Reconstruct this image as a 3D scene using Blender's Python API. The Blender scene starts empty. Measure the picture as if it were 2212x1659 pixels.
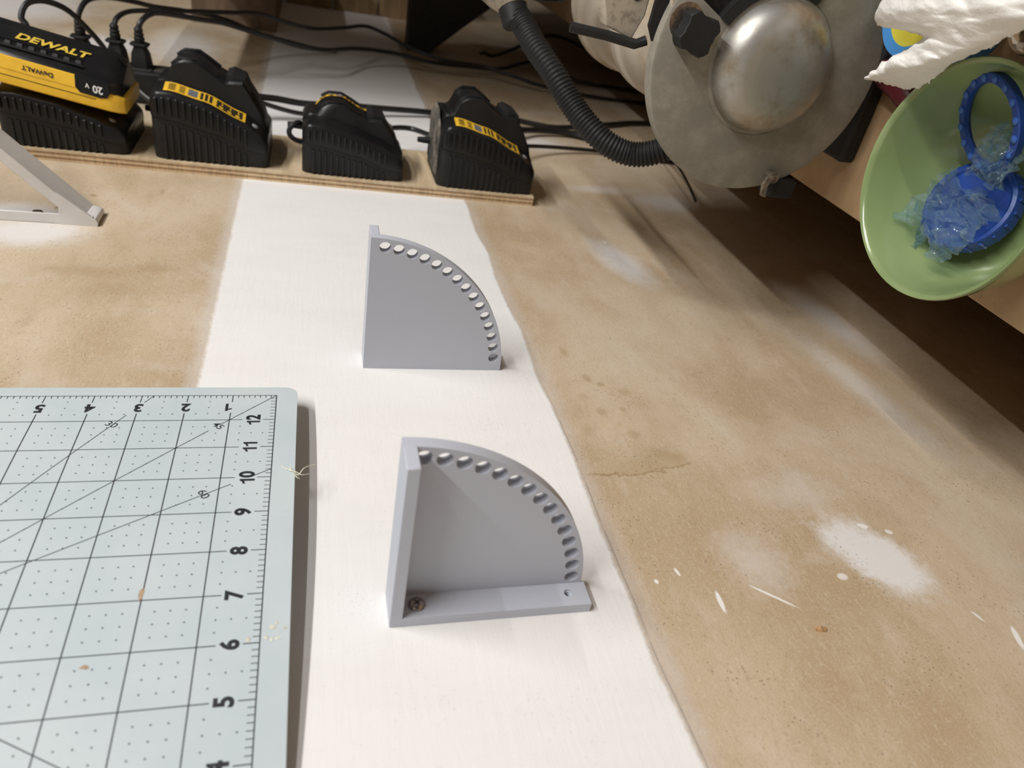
import bpy, bmesh, math, random
from mathutils import Vector, Matrix, noise

# ---------------------------------------------------------------- frame
# The photograph is turned: picture-right is straight down.  All lengths below
# are millimetres in wall coordinates: u = down the wall, v = along the wall
# away from the camera, n = out of the wall into the room.
BENCH_U = 450.0
def W(u, v, n):
    return Vector((v * .001, -n * .001, .9 + (BENCH_U - u) * .001))
def D(u, v, n):
    return Vector((v, -n, -u))

scn = bpy.context.scene
COL = scn.collection

# ---------------------------------------------------------------- camera
cam_d = bpy.data.cameras.new('camera')
cam = bpy.data.objects.new('camera', cam_d)
COL.objects.link(cam)
cam_d.sensor_fit = 'HORIZONTAL'
cam_d.sensor_width = 36.0
cam_d.lens = 36.0 * 1567.09 / 2212.0
cam_d.clip_start = .01
cam_d.clip_end = 50
_r = D(0.9628222726787481, -0.21341962331305697, 0.16560596492460483)
_u = D(-0.011710628894274197, 0.5794951798606784, 0.8148915251054936)
_b = D(-0.26988170075904955, -0.7865350601866197, 0.5554515880724693)
M = Matrix((_r, _u, _b)).transposed().to_4x4()
M.translation = W(19.088, -383.168, 295.371)
cam.matrix_world = M
cam_d.dof.use_dof = True
cam_d.dof.focus_distance = .47
cam_d.dof.aperture_fstop = 9.0
scn.camera = cam

# ---------------------------------------------------------------- light
scn.view_settings.view_transform = 'Standard'
scn.view_settings.look = 'None'
scn.view_settings.exposure = 0.0
scn.view_settings.gamma = 1.0
scn.view_settings.use_curve_mapping = False
wd = bpy.data.worlds.new('room_ambient')
scn.world = wd
wd.use_nodes = True
wd.node_tree.nodes['Background'].inputs[0].default_value = (1.0, .97, .95, 1)
wd.node_tree.nodes['Background'].inputs[1].default_value = .16

def tube(name, u, v0, v1, n, power, aim, width=.03, col=(1, .985, .965)):
    l = bpy.data.lights.new(name, 'AREA')
    l.shape = 'RECTANGLE'
    l.size = (v1 - v0) * .001
    l.size_y = width
    l.energy = power
    l.color = col
    o = bpy.data.objects.new(name, l)
    COL.objects.link(o)
    p = W(u, (v0 + v1) / 2, n)
    z = (p - W(*aim)).normalized()
    x = Vector((1, 0, 0))
    y = z.cross(x).normalized()
    z = x.cross(y)
    m = Matrix((x, y, z)).transposed().to_4x4()
    m.translation = p
    o.matrix_world = m
    return o
tube('shop_light_tube', -1234, -1300, 420, 1611, 42, (150, 0, 0))
tube('shop_light_tube', -1250, -900, 320, 2550, 23, (150, 0, 0))

# ---------------------------------------------------------------- helpers
class Tex:
    """tiny expression layer over shader nodes"""
    def __init__(s, nt, sock): s.nt, s.s = nt, sock
    def _op(s, op, o, rev=False):
        n = s.nt.nodes.new('ShaderNodeMath'); n.operation = op
        a, b = (o, s) if rev else (s, o)
        for i, x in enumerate((a, b)):
            if isinstance(x, Tex): s.nt.links.new(x.s, n.inputs[i])
            elif x is not None: n.inputs[i].default_value = x
        return Tex(s.nt, n.outputs[0])
    def __add__(s, o): return s._op('ADD', o)
    def __radd__(s, o): return s._op('ADD', o, True)
    def __sub__(s, o): return s._op('SUBTRACT', o)
    def __rsub__(s, o): return s._op('SUBTRACT', o, True)
    def __mul__(s, o): return s._op('MULTIPLY', o)
    def __rmul__(s, o): return s._op('MULTIPLY', o, True)
    def __truediv__(s, o): return s._op('DIVIDE', o)
    def max(s, o): return s._op('MAXIMUM', o)
    def min(s, o): return s._op('MINIMUM', o)
    def abs(s): return s._op('ABSOLUTE', None)
    def sqrt(s): return s._op('SQRT', None)
    def ramp(s, a, b):          # smoothstep from a (0) to b (1)
        n = s.nt.nodes.new('ShaderNodeMapRange'); n.interpolation_type = 'SMOOTHSTEP'
        s.nt.links.new(s.s, n.inputs[0])
        if a < b: n.inputs[1].default_value, n.inputs[2].default_value = a, b
        else:
            n.inputs[1].default_value, n.inputs[2].default_value = b, a
            n.inputs[3].default_value, n.inputs[4].default_value = 1, 0
        return Tex(s.nt, n.outputs[0])

class Mat:
    def __init__(s, name, color=(.5, .5, .5), rough=.5, metal=0.0, spec=.5, coat=0.0):
        s.m = bpy.data.materials.new(name); s.m.use_nodes = True
        s.nt = s.m.node_tree; s.b = s.nt.nodes['Principled BSDF']
        s.b.inputs['Base Color'].default_value = (*color, 1)
        s.b.inputs['Roughness'].default_value = rough
        s.b.inputs['Metallic'].default_value = metal
        s.b.inputs['Specular IOR Level'].default_value = spec
        if coat: s.b.inputs['Coat Weight'].default_value = coat
        s.tc = None
    def coord(s, scale=(1, 1, 1)):
        if s.tc is None: s.tc = s.nt.nodes.new('ShaderNodeTexCoord')
        mp = s.nt.nodes.new('ShaderNodeMapping'); mp.inputs['Scale'].default_value = scale
        s.nt.links.new(s.tc.outputs['Object'], mp.inputs[0]); return mp.outputs[0]
    def noise(s, scale, detail=4, rough=.55, stretch=(1, 1, 1), dist=0.0):
        n = s.nt.nodes.new('ShaderNodeTexNoise')
        s.nt.links.new(s.coord(stretch), n.inputs['Vector'])
        n.inputs['Scale'].default_value = scale; n.inputs['Detail'].default_value = detail
        n.inputs['Roughness'].default_value = rough; n.inputs['Distortion'].default_value = dist
        return Tex(s.nt, n.outputs[0])
    def xyz(s):
        sp = s.nt.nodes.new('ShaderNodeSeparateXYZ'); s.nt.links.new(s.coord(), sp.inputs[0])
        return [Tex(s.nt, o) for o in sp.outputs]
    def mix(s, a, b, f, mode='MIX'):
        n = s.nt.nodes.new('ShaderNodeMix'); n.data_type = 'RGBA'; n.blend_type = mode
        for i, x in ((6, a), (7, b)):
            if isinstance(x, tuple): n.inputs[i].default_value = (*x, 1)
            else: s.nt.links.new(x, n.inputs[i])
        if isinstance(f, Tex): s.nt.links.new(f.s, n.inputs[0])
        else: n.inputs[0].default_value = f
        return n.outputs[2]
    def color(s, c): s.nt.links.new(c, s.b.inputs['Base Color'])
    def rough(s, t): s.nt.links.new(t.s, s.b.inputs['Roughness'])
    def bump(s, h, strength=.3, dist=.001):
        n = s.nt.nodes.new('ShaderNodeBump'); n.inputs['Strength'].default_value = strength
        n.inputs['Distance'].default_value = dist
        s.nt.links.new(h.s, n.inputs['Height']); s.nt.links.new(n.outputs[0], s.b.inputs['Normal'])
    def vary(s, c, amt, scale, stretch=(1, 1, 1)):
        t = s.noise(scale, 5, .6, stretch).ramp(.3, .7)
        s.color(s.mix(tuple(x * (1 - amt) for x in c), tuple(min(1, x * (1 + amt)) for x in c), t))
        return s

def prop(o, label=None, cat=None, group=None, kind=None):
    if label: o['label'] = label
    if cat: o['category'] = cat
    if group: o['group'] = group
    if kind: o['kind'] = kind
    return o

def origin(o):
    p = Vector((0, 0, 0))
    while o is not None: p += o.location; o = o.parent
    return p

def obj(name, verts, faces, mat, parent=None, smooth=False, world=False, angle=35, off=None):
    """verts in wall millimetres (u, v, n) unless world; one mesh object"""
    vs = [Vector(v) if world else W(*v) for v in verts]
    if parent: off = origin(parent)
    if off is None:
        lo = [min(v[i] for v in vs) for i in range(3)]; hi = [max(v[i] for v in vs) for i in range(3)]
        off = Vector(((lo[0] + hi[0]) / 2, (lo[1] + hi[1]) / 2, lo[2]))
    me = bpy.data.meshes.new(name)
    me.from_pydata([v - off for v in vs], [], faces)
    bm = bmesh.new(); bm.from_mesh(me)
    bmesh.ops.recalc_face_normals(bm, faces=bm.faces); bm.to_mesh(me); bm.free()
    o = bpy.data.objects.new(name, me); COL.objects.link(o)
    if parent: o.parent = parent
    else: o.location = off
    if mat: me.materials.append(mat.m if isinstance(mat, Mat) else mat)
    if smooth:
        for p in me.polygons: p.use_smooth = True
        me.set_sharp_from_angle(angle=math.radians(angle))
    me.update()
    return o

def thing(name, at, label, cat, group=None):
    o = bpy.data.objects.new(name, None); COL.objects.link(o)
    o.location = W(*at); o.empty_display_size = .01
    return prop(o, label, cat, group)

class G:
    """geometry collector in wall millimetres"""
    def __init__(s): s.v, s.f = [], []
    def add(s, vs, fs):
        k = len(s.v); s.v += [tuple(x) for x in vs]; s.f += [tuple(i + k for i in f) for f in fs]; return s
    def box(s, a, b):
        (x0, y0, z0), (x1, y1, z1) = a, b
        return s.add([(x0,y0,z0),(x1,y0,z0),(x1,y1,z0),(x0,y1,z0),(x0,y0,z1),(x1,y0,z1),(x1,y1,z1),(x0,y1,z1)],
                     [(0,3,2,1),(4,5,6,7),(0,1,5,4),(1,2,6,5),(2,3,7,6),(3,0,4,7)])
    def loft(s, rings, cap=True, closed=True):
        k = len(rings[0]); vs = [p for r in rings for p in r]; fs = []
        for i in range(len(rings) - 1):
            for j in range(k if closed else k - 1):
                a, b = i*k + j, i*k + (j+1) % k
                fs.append((a, b, b + k, a + k))
        if cap and closed:
            fs.append(tuple(range(k))[::-1]); fs.append(tuple(range((len(rings)-1)*k, len(rings)*k)))
        return s.add(vs, fs)
    def prism(s, poly, f):      # poly 2-D points, f(p, t) -> 3-D for t in 0, 1
        return s.loft([[f(p, 0) for p in poly], [f(p, 1) for p in poly]])
    def lathe(s, prof, c, ax=(0, 1, 0), seg=40, a0=0.0, a1=None):
        ax = Vector(ax).normalized()
        e = Vector((1, 0, 0)) if abs(ax.x) < .9 else Vector((0, 0, 1))
        e1 = (e - ax * e.dot(ax)).normalized(); e2 = ax.cross(e1); c = Vector(c)
        full = a1 is None; n = seg
        angs = [2*math.pi*i/n for i in range(n)] if full else [a0 + (a1-a0)*i/n for i in range(n+1)]
        rings = [[c + ax*h + (e1*math.cos(a) + e2*math.sin(a)) * max(r, .01) for a in angs] for r, h in prof]
        return s.loft(rings, cap=full, closed=full)
    def ring(s, prof, c, ax, seg=56):
        ax = Vector(ax).normalized(); c = Vector(c)
        e = Vector((1, 0, 0)) if abs(ax.x) < .9 else Vector((0, 0, 1))
        e1 = (e - ax * e.dot(ax)).normalized(); e2 = ax.cross(e1); k = len(prof)
        vs = [c + ax*h + (e1*math.cos(2*math.pi*i/seg) + e2*math.sin(2*math.pi*i/seg))*r for i in range(seg) for r, h in prof]
        return s.add(vs, [(i*k+j, i*k+(j+1) % k, ((i+1) % seg)*k+(j+1) % k, ((i+1) % seg)*k+j) for i in range(seg) for j in range(k)])
    def tube(s, pts, r, seg=8, cap=True, flat=1.0):
        pts = [Vector(p) for p in pts]; rings = []; prev = None
        for i, p in enumerate(pts):
            t = (pts[min(i+1, len(pts)-1)] - pts[max(i-1, 0)]).normalized()
            if prev is None:
                e = Vector((0, 0, 1)) if abs(t.z) < .9 else Vector((1, 0, 0))
                prev = (e - t*e.dot(t)).normalized()
            else: prev = (prev - t*prev.dot(t)).normalized()
            e2 = t.cross(prev); rr = r(i/(len(pts)-1)) if callable(r) else r
            rings.append([p + (prev*math.cos(2*math.pi*j/seg)*flat + e2*math.sin(2*math.pi*j/seg))*rr for j in range(seg)])
        return s.loft(rings, cap)

def spline(pts, k=8):
    P = [Vector(p) for p in pts]; out = []
    for i in range(len(P) - 1):
        p0 = P[max(i-1, 0)]; p1 = P[i]; p2 = P[i+1]; p3 = P[min(i+2, len(P)-1)]
        for j in range(k):
            t = j / k
            out.append(.5*((2*p1) + (p2-p0)*t + (2*p0-5*p1+4*p2-p3)*t*t + (3*p1-p0-3*p2+p3)*t**3))
    out.append(P[-1]); return out

def gobj(name, g, mat, parent=None, smooth=False, angle=35, bevel=0, seg=2):
    o = obj(name, g.v, g.f, mat, parent, smooth, angle=angle)
    if bevel:
        m = o.modifiers.new('bevel', 'BEVEL'); m.width = bevel*.001; m.segments = seg
        m.limit_method = 'ANGLE'; m.angle_limit = math.radians(30)
        for p in o.data.polygons: p.use_smooth = True
        o.data.set_sharp_from_angle(angle=math.radians(60))
    return o

def rrect(x0, y0, x1, y1, r, k=5):
    out = []
    for cx, cy, a in ((x1-r, y1-r, 0), (x0+r, y1-r, 90), (x0+r, y0+r, 180), (x1-r, y0+r, 270)):
        for i in range(k+1):
            t = math.radians(a + 90*i/k); out.append((cx + r*math.cos(t), cy + r*math.sin(t)))
    return out

ONE = [(.02, .36), (.02, .46), (.16, .50), (.23, .60), (.33, .60), (.33, 0), (.20, 0), (.20, .42)]
def text2d(s, size, bold=0.0, sx=1.0, shear=0.0):
    if '1' in s and s.isdigit():
        vs, fs, x0 = [], [], 0.0
        for ch in s:
            if ch == '1':
                p = [(x_*size*1.18, y_*size*1.18) for x_, y_ in ONE]; q = [(3, 4, 5, 6, 7), (0, 1, 2, 3, 7)]
            else: p, q = text2d(ch, size, bold, 1.0, shear); m0 = min(a for a, b in p); m1 = min(b for a, b in p); p = [(a - m0, b - m1) for a, b in p]
            k = len(vs); vs += [(x0 + a, b) for a, b in p]; fs += [tuple(i + k for i in f) for f in q]
            x0 = max(a for a, b in vs) + size*.09
        mx = (min(a for a, b in vs) + max(a for a, b in vs))/2; my = (min(b for a, b in vs) + max(b for a, b in vs))/2
        return [((a - mx)*sx, b - my) for a, b in vs], fs
    c = bpy.data.curves.new('t', 'FONT'); c.body = s; c.size = size; c.offset = bold; c.shear = shear
    c.align_x = 'CENTER'; c.align_y = 'CENTER'; c.resolution_u = 3
    o = bpy.data.objects.new('t', c); COL.objects.link(o)
    dg = bpy.context.evaluated_depsgraph_get(); dg.update()
    me = o.evaluated_get(dg).to_mesh()
    vs = [(v.co.x*sx, v.co.y) for v in me.vertices]; fs = [tuple(p.vertices) for p in me.polygons]
    o.evaluated_get(dg).to_mesh_clear()
    bpy.data.objects.remove(o); bpy.data.curves.remove(c)
    x0, x1 = min(v[0] for v in vs), max(v[0] for v in vs); y0, y1 = min(v[1] for v in vs), max(v[1] for v in vs)
    return [(x - (x0+x1)/2, y - (y0+y1)/2) for x, y in vs], fs
def printed(name, s, size, f, mat, parent, bold=0.0, sx=1.0, shear=0.0, label=None):
    vs, fs = text2d(s, size, bold, sx, shear)
    o = obj(name, [f(x, y) for x, y in vs], fs, mat, parent)
    if label: o['label'] = label
    return o

# ---------------------------------------------------------------- wall
KR = (.46, .37, .26)
mw = Mat('drywall', KR, .85, spec=.2)
x, y, z = mw.xyz()
vv = x * 1000.0
uu = 1350.0 - z * 1000.0
big = mw.noise(5, 5, .6, (1, 1, 1.6), .4)
mid = mw.noise(22, 6, .65, (1, 1, 2.2))
fib = mw.noise(780, 3, .75, (1, 1, 2.2))
fine = mw.noise(900, 3, .7)
c = mw.mix((.43, .315, .195), (.56, .455, .325), big.ramp(.32, .66))
c = mw.mix(c, (.62, .545, .44), mid.ramp(.50, .78) * .45)
c = mw.mix(c, (.36, .26, .155), mid.ramp(.46, .28) * .35)
gr1 = mw.noise(190, 5, .72, (1, 1, 2.6), .5)
c = mw.mix(c, (.66, .575, .46), gr1.ramp(.52, .68) * .34)
c = mw.mix(c, (.34, .255, .16), gr1.ramp(.47, .32) * .42)
c = mw.mix(c, (.74, .66, .54), fib.ramp(.50, .70) * .42)
c = mw.mix(c, (.30, .215, .13), fib.ramp(.46, .28) * .55)
# compound haze over the right-hand paper
c = mw.mix(c, (.60, .53, .44), mw.noise(9, 6, .7, (1, 1, .8), .8).ramp(.52, .72) * .55)
WHITE = (.80, .785, .77)
def wob(scale, amp, detail=4): return (mw.noise(scale, detail, .6) - .5) * amp
wa, wb, wc = wob(14, 26), wob(60, 9), wob(260, 7, 5)
def blob(c, cu, cv, ru, rv, rot, strength, soft=.5, col=(.72, .695, .68), fuzz=1.0):
    ca, sa = math.cos(rot), math.sin(rot)
    du = uu - cu; dv = vv - cv
    a = (du * ca + dv * sa) / ru; b = (dv * ca - du * sa) / rv
    d = (a*a + b*b).sqrt() + (wb*.05 + wc*.05 + wa*.012) * fuzz
    return mw.mix(c, col, d.ramp(1.0 + soft*.25, 1.0 - soft) * strength)
c = blob(c, 352, -142, 40, 27, -.9, .93, .5, (.72, .695, .68), 1.7)
c = blob(c, 270, -140, 26, 30, .5, .45, .95, (.70, .66, .62), 2.5)
c = blob(c, 330, -85, 40, 26, .2, .30, .95, (.70, .66, .62), 2.5)
c = blob(c, 328, 257, 26, 62, .25, .85, .8)
c = blob(c, 455, 440, 55, 34, .1, .62, .9)
c = blob(c, 380, 470, 60, 18, .1, .45, .9)
c = blob(c, 515, 150, 24, 90, .1, .55, .9)
c = blob(c, 470, 40, 20, 110, .15, .40, .9)
c = blob(c, -205, 245, 50, 34, .1, .9, .7)
c = blob(c, -225, 285, 40, 22, .1, .7, .8)
c = blob(c, -285, 925, 70, 70, .1, .85, .7)
c = blob(c, -180, 960, 60, 150, .1, .7, .8)
c = blob(c, -470, 1150, 130, 200, .1, .85, .7)
c = blob(c, 330, 645, 60, 45, .1, .75, .9)
c = blob(c, 40, 700, 120, 240, 0, .5, .9)
# water stain and brown spots
def spot(c, cu, cv, ru, rv, s, col=(.33, .225, .11)): return blob(c, cu, cv, ru, rv, 0, s, .8, col, 1.6)
for cu, cv, ru, rv, s in ((224, 44, 5, 6, .5), (216, 80, 4, 8, .4), (249, 26, 6, 6, .35), (233, 36, 4, 4, .5), (238, -24, 6, 8, .4),
                          (250, -45, 11, 9, .4), (222, 2, 5, 6, .4), (240, 5, 4, 4, .4), (214, 20, 6, 5, .3), (205, -20, 6, 7, .3),
                          (262, -48, 7, 6, .35), (150, 610, 9, 30, .3), (-150, 180, 40, 12, .35), (-100, 190, 22, 8, .3), (-120, 150, 30, 14, .25),
                          (-175, 330, 4, 4, .7), (-120, 352, 4, 9, .35)):
    c = spot(c, cu, cv, ru, rv, s)
su = (uu - 225) / 44.0
sl = vv + 64.0 + su*su*(-6.0) - su*4 + wob(120, 16, 3) + wc*.5
c = mw.mix(c, (.30, .20, .095), sl.abs().ramp(1.6, .2) * (uu.ramp(180, 196) * uu.ramp(272, 262)) * .8)
c = mw.mix(c, (.42, .31, .18), sl.ramp(-2, 1) * sl.ramp(22, 3) * (uu.ramp(200, 225) * uu.ramp(275, 258)) * .5)
# dirt specks
vo = mw.nt.nodes.new('ShaderNodeTexVoronoi'); vo.inputs['Scale'].default_value = 330
mw.nt.links.new(mw.coord(), vo.inputs['Vector']); vd = Tex(mw.nt, vo.outputs['Distance'])
speck = vd.ramp(.26, .08) * mw.noise(30, 4, .7).ramp(.46, .62)
# white painted seam
band = (uu + wa*.12 + wb*.35 + wc*.5 - (-49.5)).ramp(-2.2, 2.2) * (185.6 - uu + wa*.10 + wob(7, 14, 2) + wb*.3 + wc*.35).ramp(-1.6, 1.6)
thin = mw.noise(140, 4, .7).ramp(.60, .74) * .18
wcol = mw.mix(WHITE, (.76, .74, .725), mw.noise(35, 4, .6, (1, 1, .3)).ramp(.4, .7) * .5)
edge = ((uu - 187.0 + wob(7, -14, 2)*.8).abs()).ramp(.75, .15) * mw.noise(40, 3).ramp(.30, .52)
c = mw.mix(c, (.60, .55, .52), (uu + wb*.4 + wc*.6).ramp(172, 184) * (uu + wa*.2 + wb*.8 + wc*1.2).ramp(200, 186) * .38)
c = mw.mix(c, (.66, .62, .60), (uu + wb*.8 + wc).ramp(-62, -52) * uu.ramp(-40, -50) * .4)
c = mw.mix(c, wcol, band * (1.0 - thin * uu.ramp(120, 185)))
c = mw.mix(c, (.20, .185, .20), edge * vv.ramp(90, -60) * .5)
c = mw.mix(c, (.17, .13, .09), speck * (1.0 - band*.8) * .7)
# scraped white nicks
for cu, cv, ru, rv, rot, s in ((235, -167, 1.6, 8, -.08, .95), (268, -165.5, 1.0, 15, .9, .85), (218.5, -145, 1.2, 3.5, .2, .9),
                               (203.5, -150.5, 1.3, 1.6, 0, .95), (404, -206, 2.0, 9, -.35, .95), (321, -156, 4, 3, 0, .7),
                               (362, -118, 4, 2, -.4, .8), (378, -124, 3, 2, -.4, .7), (390, -190, 1.2, 5, .4, .7), (327, 305, 1, 5, .2, .7)):
    c = blob(c, cu, cv, ru, rv, rot, s, .35, (.82, .80, .77), .8)
mw.color(c)
stroke = mw.noise(160, 4, .6, (.25, 1, 1.6))
mw.bump(band * .9 + stroke * (.25 + band*.35) + fine * .18 + fib * (.30 - band*.24), .55, .0006)
g = G().box((-1300, -1600, -25), (1350, 3200, 0))
wall = prop(obj('wall_back', g.v, g.f, mw, off=Vector((0, 0, 0))), kind='structure')

mfl = Mat('concrete', (.10, .095, .09), .8); mfl.vary((.10, .095, .09), .2, 6)
g = G().box((1350, -1600, -25), (1400, 3260, 3260))
prop(gobj('floor', g, mfl), kind='structure')
mfw = Mat('grey_wall_paint', (.17, .165, .16), .9); mfw.vary((.17, .165, .16), .1, 4)
g = G().box((-1300, 3200, -25), (1350, 3260, 3260))
prop(gobj('wall_far', g, mfw), kind='structure')
mfl2 = Mat('ceiling_paint', (.28, .27, .26), .9); mfl2.vary((.28, .27, .26), .06, 4)
prop(gobj('wall_near', G().box((-1300, -1660, -25), (1350, -1600, 3260)), mfw), kind='structure')
prop(gobj('wall_front', G().box((-1300, -1600, 3200), (1350, 3200, 3260)), mfw), kind='structure')
prop(gobj('ceiling', G().box((-1360, -1660, -25), (-1300, 3260, 3260)), mfl2), kind='structure')

# ---------------------------------------------------------------- cutting mat
IN = 25.4
def matn(u, v):
    a, b = u/100, v/100
    h = 18 + 1.44*a + 2.826*b - 3.089*(b + 1.15)**2 + .974*a*b
    return 4.5 + math.log1p(math.exp((h - 4.5)*1.2))/1.2
mm_ = Mat('mat_blue', (.585, .665, .685), .5, spec=.35)
t1 = mm_.noise(18, 5, .6).ramp(.35, .7); t2 = mm_.noise(160, 4, .7).ramp(.60, .76)
cc = mm_.mix((.50, .565, .59), (.545, .605, .62), t1)
cc = mm_.mix(cc, (.47, .45, .40), t2 * mm_.noise(24, 3).ramp(.5, .7) * .4)
mm_.color(cc); mm_.bump(mm_.noise(700, 3), .12, .0004)
ink = Mat('mat_ink', (.016, .018, .024), .55); ink.vary((.017, .019, .026), .4, 300)
inkd = Mat('mat_ink_grey', (.06, .07, .08), .55); inkd.vary((.06, .07, .08), .3, 300)
mat_t = thing('cutting_mat', (12, -170, 4), 'pale blue self-healing cutting mat with black inch grid on the wall', 'cutting mat')
U0, U1, V0, V1 = -342.6, 12.4, -342.6, 9.2
nu, nv = 36, 44
def us(i): return U0 + (U1 - U0)*i/nu
def vs_(j): return V0 + (V1 - V0)*j/nv
# outline with round corners, swept to front and back
def ring_out(inset, r=7.5):
    p = []
    for (a, b) in rrect(U0+inset, V0+inset, U1-inset, V1-inset, r, 6): p.append((a, b))
    return p
bm = bmesh.new()
def slab(T=3.0):
    g = G(); R = 8.0
    def cornerclamp(u, v):
        for cu, sx in ((U0+R, -1), (U1-R, 1)):
            for cv, sy in ((V0+R, -1), (V1-R, 1)):
                if (u-cu)*sx > 0 and (v-cv)*sy > 0:
                    du, dv = u-cu, v-cv; m = max(abs(du), abs(dv)); l = math.hypot(du, dv)
                    return cu + du*m/l, cv + dv*m/l
        return u, v
    xs = [U0 + R*k/5 for k in range(5)] + [U0+R + (U1-U0-2*R)*i/nu for i in range(nu+1)] + [U1-R + R*k/5 for k in range(1, 6)]
    ys = [V0 + R*k/5 for k in range(5)] + [V0+R + (V1-V0-2*R)*i/nv for i in range(nv+1)] + [V1-R + R*k/5 for k in range(1, 6)]
    nx, ny = len(xs), len(ys); vs, fs = [], []
    for lay in (0, 1):
        for b in ys:
            for a in xs:
                p, q = cornerclamp(a, b); vs.append((p, q, matn(p, q) - (T if lay == 0 else 0)))
    id_ = lambda l, i, j: l*nx*ny + j*nx + i
    for j in range(ny-1):
        for i in range(nx-1):
            fs.append((id_(1,i,j), id_(1,i+1,j), id_(1,i+1,j+1), id_(1,i,j+1)))
            fs.append((id_(0,i,j), id_(0,i,j+1), id_(0,i+1,j+1), id_(0,i+1,j)))
    for i in range(nx-1):
        fs.append((id_(0,i,0), id_(0,i+1,0), id_(1,i+1,0), id_(1,i,0)))
        fs.append((id_(0,i,ny-1), id_(1,i,ny-1), id_(1,i+1,ny-1), id_(0,i+1,ny-1)))
    for j in range(ny-1):
        fs.append((id_(0,0,j), id_(1,0,j), id_(1,0,j+1), id_(0,0,j+1)))
        fs.append((id_(0,nx-1,j), id_(0,nx-1,j+1), id_(1,nx-1,j+1), id_(1,nx-1,j)))
    return g.add(vs, fs)
gobj('sheet', slab(), mm_, mat_t, smooth=True, angle=50)
# hidden hanging strips between mat and wall
g = G().box((-60, -200, 0), (-48, -40, 6.5)); gobj('hanging_strip', g, mm_, mat_t)
g = G().box((-300, -200, 0), (-288, -40, 6.5)); gobj('hanging_strip', g, mm_, mat_t)
PU = -330.2; PV = -330.2
def on_mat(u, v, h=.05): return (u, v, matn(u, v) + h)
def stroke_line(g, a, b, w, h=.05, step=8):
    L = math.hypot(b[0]-a[0], b[1]-a[1]); k = max(1, int(L/step)); dx, dy = (b[0]-a[0])/L, (b[1]-a[1])/L
    px, py = -dy*w/2, dx*w/2; vs, fs = [], []
    for i in range(k+1):
        t = i/k; x_, y_ = a[0]+(b[0]-a[0])*t, a[1]+(b[1]-a[1])*t
        vs += [on_mat(x_+px, y_+py, h), on_mat(x_-px, y_-py, h)]
    for i in range(k): fs.append((2*i, 2*i+1, 2*i+3, 2*i+2))
    g.add(vs, fs)
def A(a, b): return (-a*IN, (b-13)*IN)          # inch grid -> mm
NA, NB = 13, 13
for k in range(0, NA+1):
    g = G()
    if k == 0 or k > 9:
        stroke_line(g, A(k, 0), A(k, 13), .55)
    else:
        stroke_line(g, A(k, 13), A(k, 12.72), .5); stroke_line(g, A(k, 12.28), A(k, 0), .55)
    gobj('grid_line', g, ink, mat_t)
for k in range(0, NB+1):
    g = G()
    if k == 13 or k == 0: stroke_line(g, A(0, k), A(13, k), .5)
    else:
        gap = .70 if k < 10 else .72
        stroke_line(g, A(0, k), A(.27, k), .5); stroke_line(g, A(gap, k), A(13, k), .5)
    gobj('grid_line', g, ink, mat_t)
t60 = math.tan(math.radians(60)); t30 = math.tan(math.radians(30))
def gapped(a, b, gaps, w=.45):
    g = G(); t0 = 0
    for lo, hi in gaps + [(1, 1)]:
        if lo > t0: stroke_line(g, (a[0]+(b[0]-a[0])*t0, a[1]+(b[1]-a[1])*t0), (a[0]+(b[0]-a[0])*lo, a[1]+(b[1]-a[1])*lo), w, .06)
        t0 = hi
    gobj('angle_line', g, ink, mat_t)
gapped(A(0, 13), A(13, 0), [(.092, .108)])
gapped(A(0, 0), A(13, 13), [])
x30 = 6.5 - 6.5/t60
gapped(A(x30, 13), A(13-x30, 0), [(.022, .06)])
gapped(A(x30, 0), A(13-x30, 13), [])
gapped(A(0, 6.5+6.5*t30), A(13, 6.5-6.5*t30), [(.028, .060)])
gapped(A(0, 6.5-6.5*t30), A(13, 6.5+6.5*t30), [])
g = G()
for i in range(1, 13*8):
    if i % 8: stroke_line(g, A(i/8, 13), A(i/8, 12.90), .4)
prop(gobj('ruler_ticks', g, ink, mat_t), kind='stuff')
g = G()
for i in range(1, 13*8):
    if i % 8: stroke_line(g, A(0, i/8), A(.12, i/8), .4)
prop(gobj('ruler_ticks', g, ink, mat_t), kind='stuff')
g = G()
for i in range(13):
    for j in range(13):
        for p in (.25, .5, .75):
            for q in (.25, .5, .75):
                if i == 0 and q != .5 and p < .7: continue
                if j == 12 and (p != .5 and q > .4): continue
                cx, cy = A(i+p, j+q)
                g.add([on_mat(cx + .42*math.cos(t*math.pi/4), cy + .42*math.sin(t*math.pi/4), .07) for t in range(8)], [tuple(range(8))])
prop(gobj('dot_grid', g, inkd, mat_t), kind='stuff')
def matfont(cu, cv, ang, h=.08):
    ca, sa = math.cos(ang), math.sin(ang)
    return lambda x_, y_: on_mat(cu + x_*ca - y_*sa, cv + x_*sa + y_*ca, h)
PI = math.pi
for k in range(1, 13):      # numerals up the side, turned a quarter
    cu, cv = A(.485, k)
    printed('numeral', str(k), 10.6, matfont(cu, cv, PI/2), ink, mat_t, .42, .95)
for k in range(1, 10):
    cu, cv = A(k + (.06 if k == 1 else 0), 12.5)
    printed('numeral', str(k), 10.6, matfont(cu, cv, PI), ink, mat_t, .42, .95)
for s_, a, b, r in (('30', 3.42, 11.87, -30), ('45', 1.22, 11.78, -45), ('60', 1.27, 9.53, -60)):
    cu, cv = A(a, b); printed('angle_numeral', s_, 6.2, matfont(cu, cv, math.radians(r)), ink, mat_t, .03, 1.1)
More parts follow.
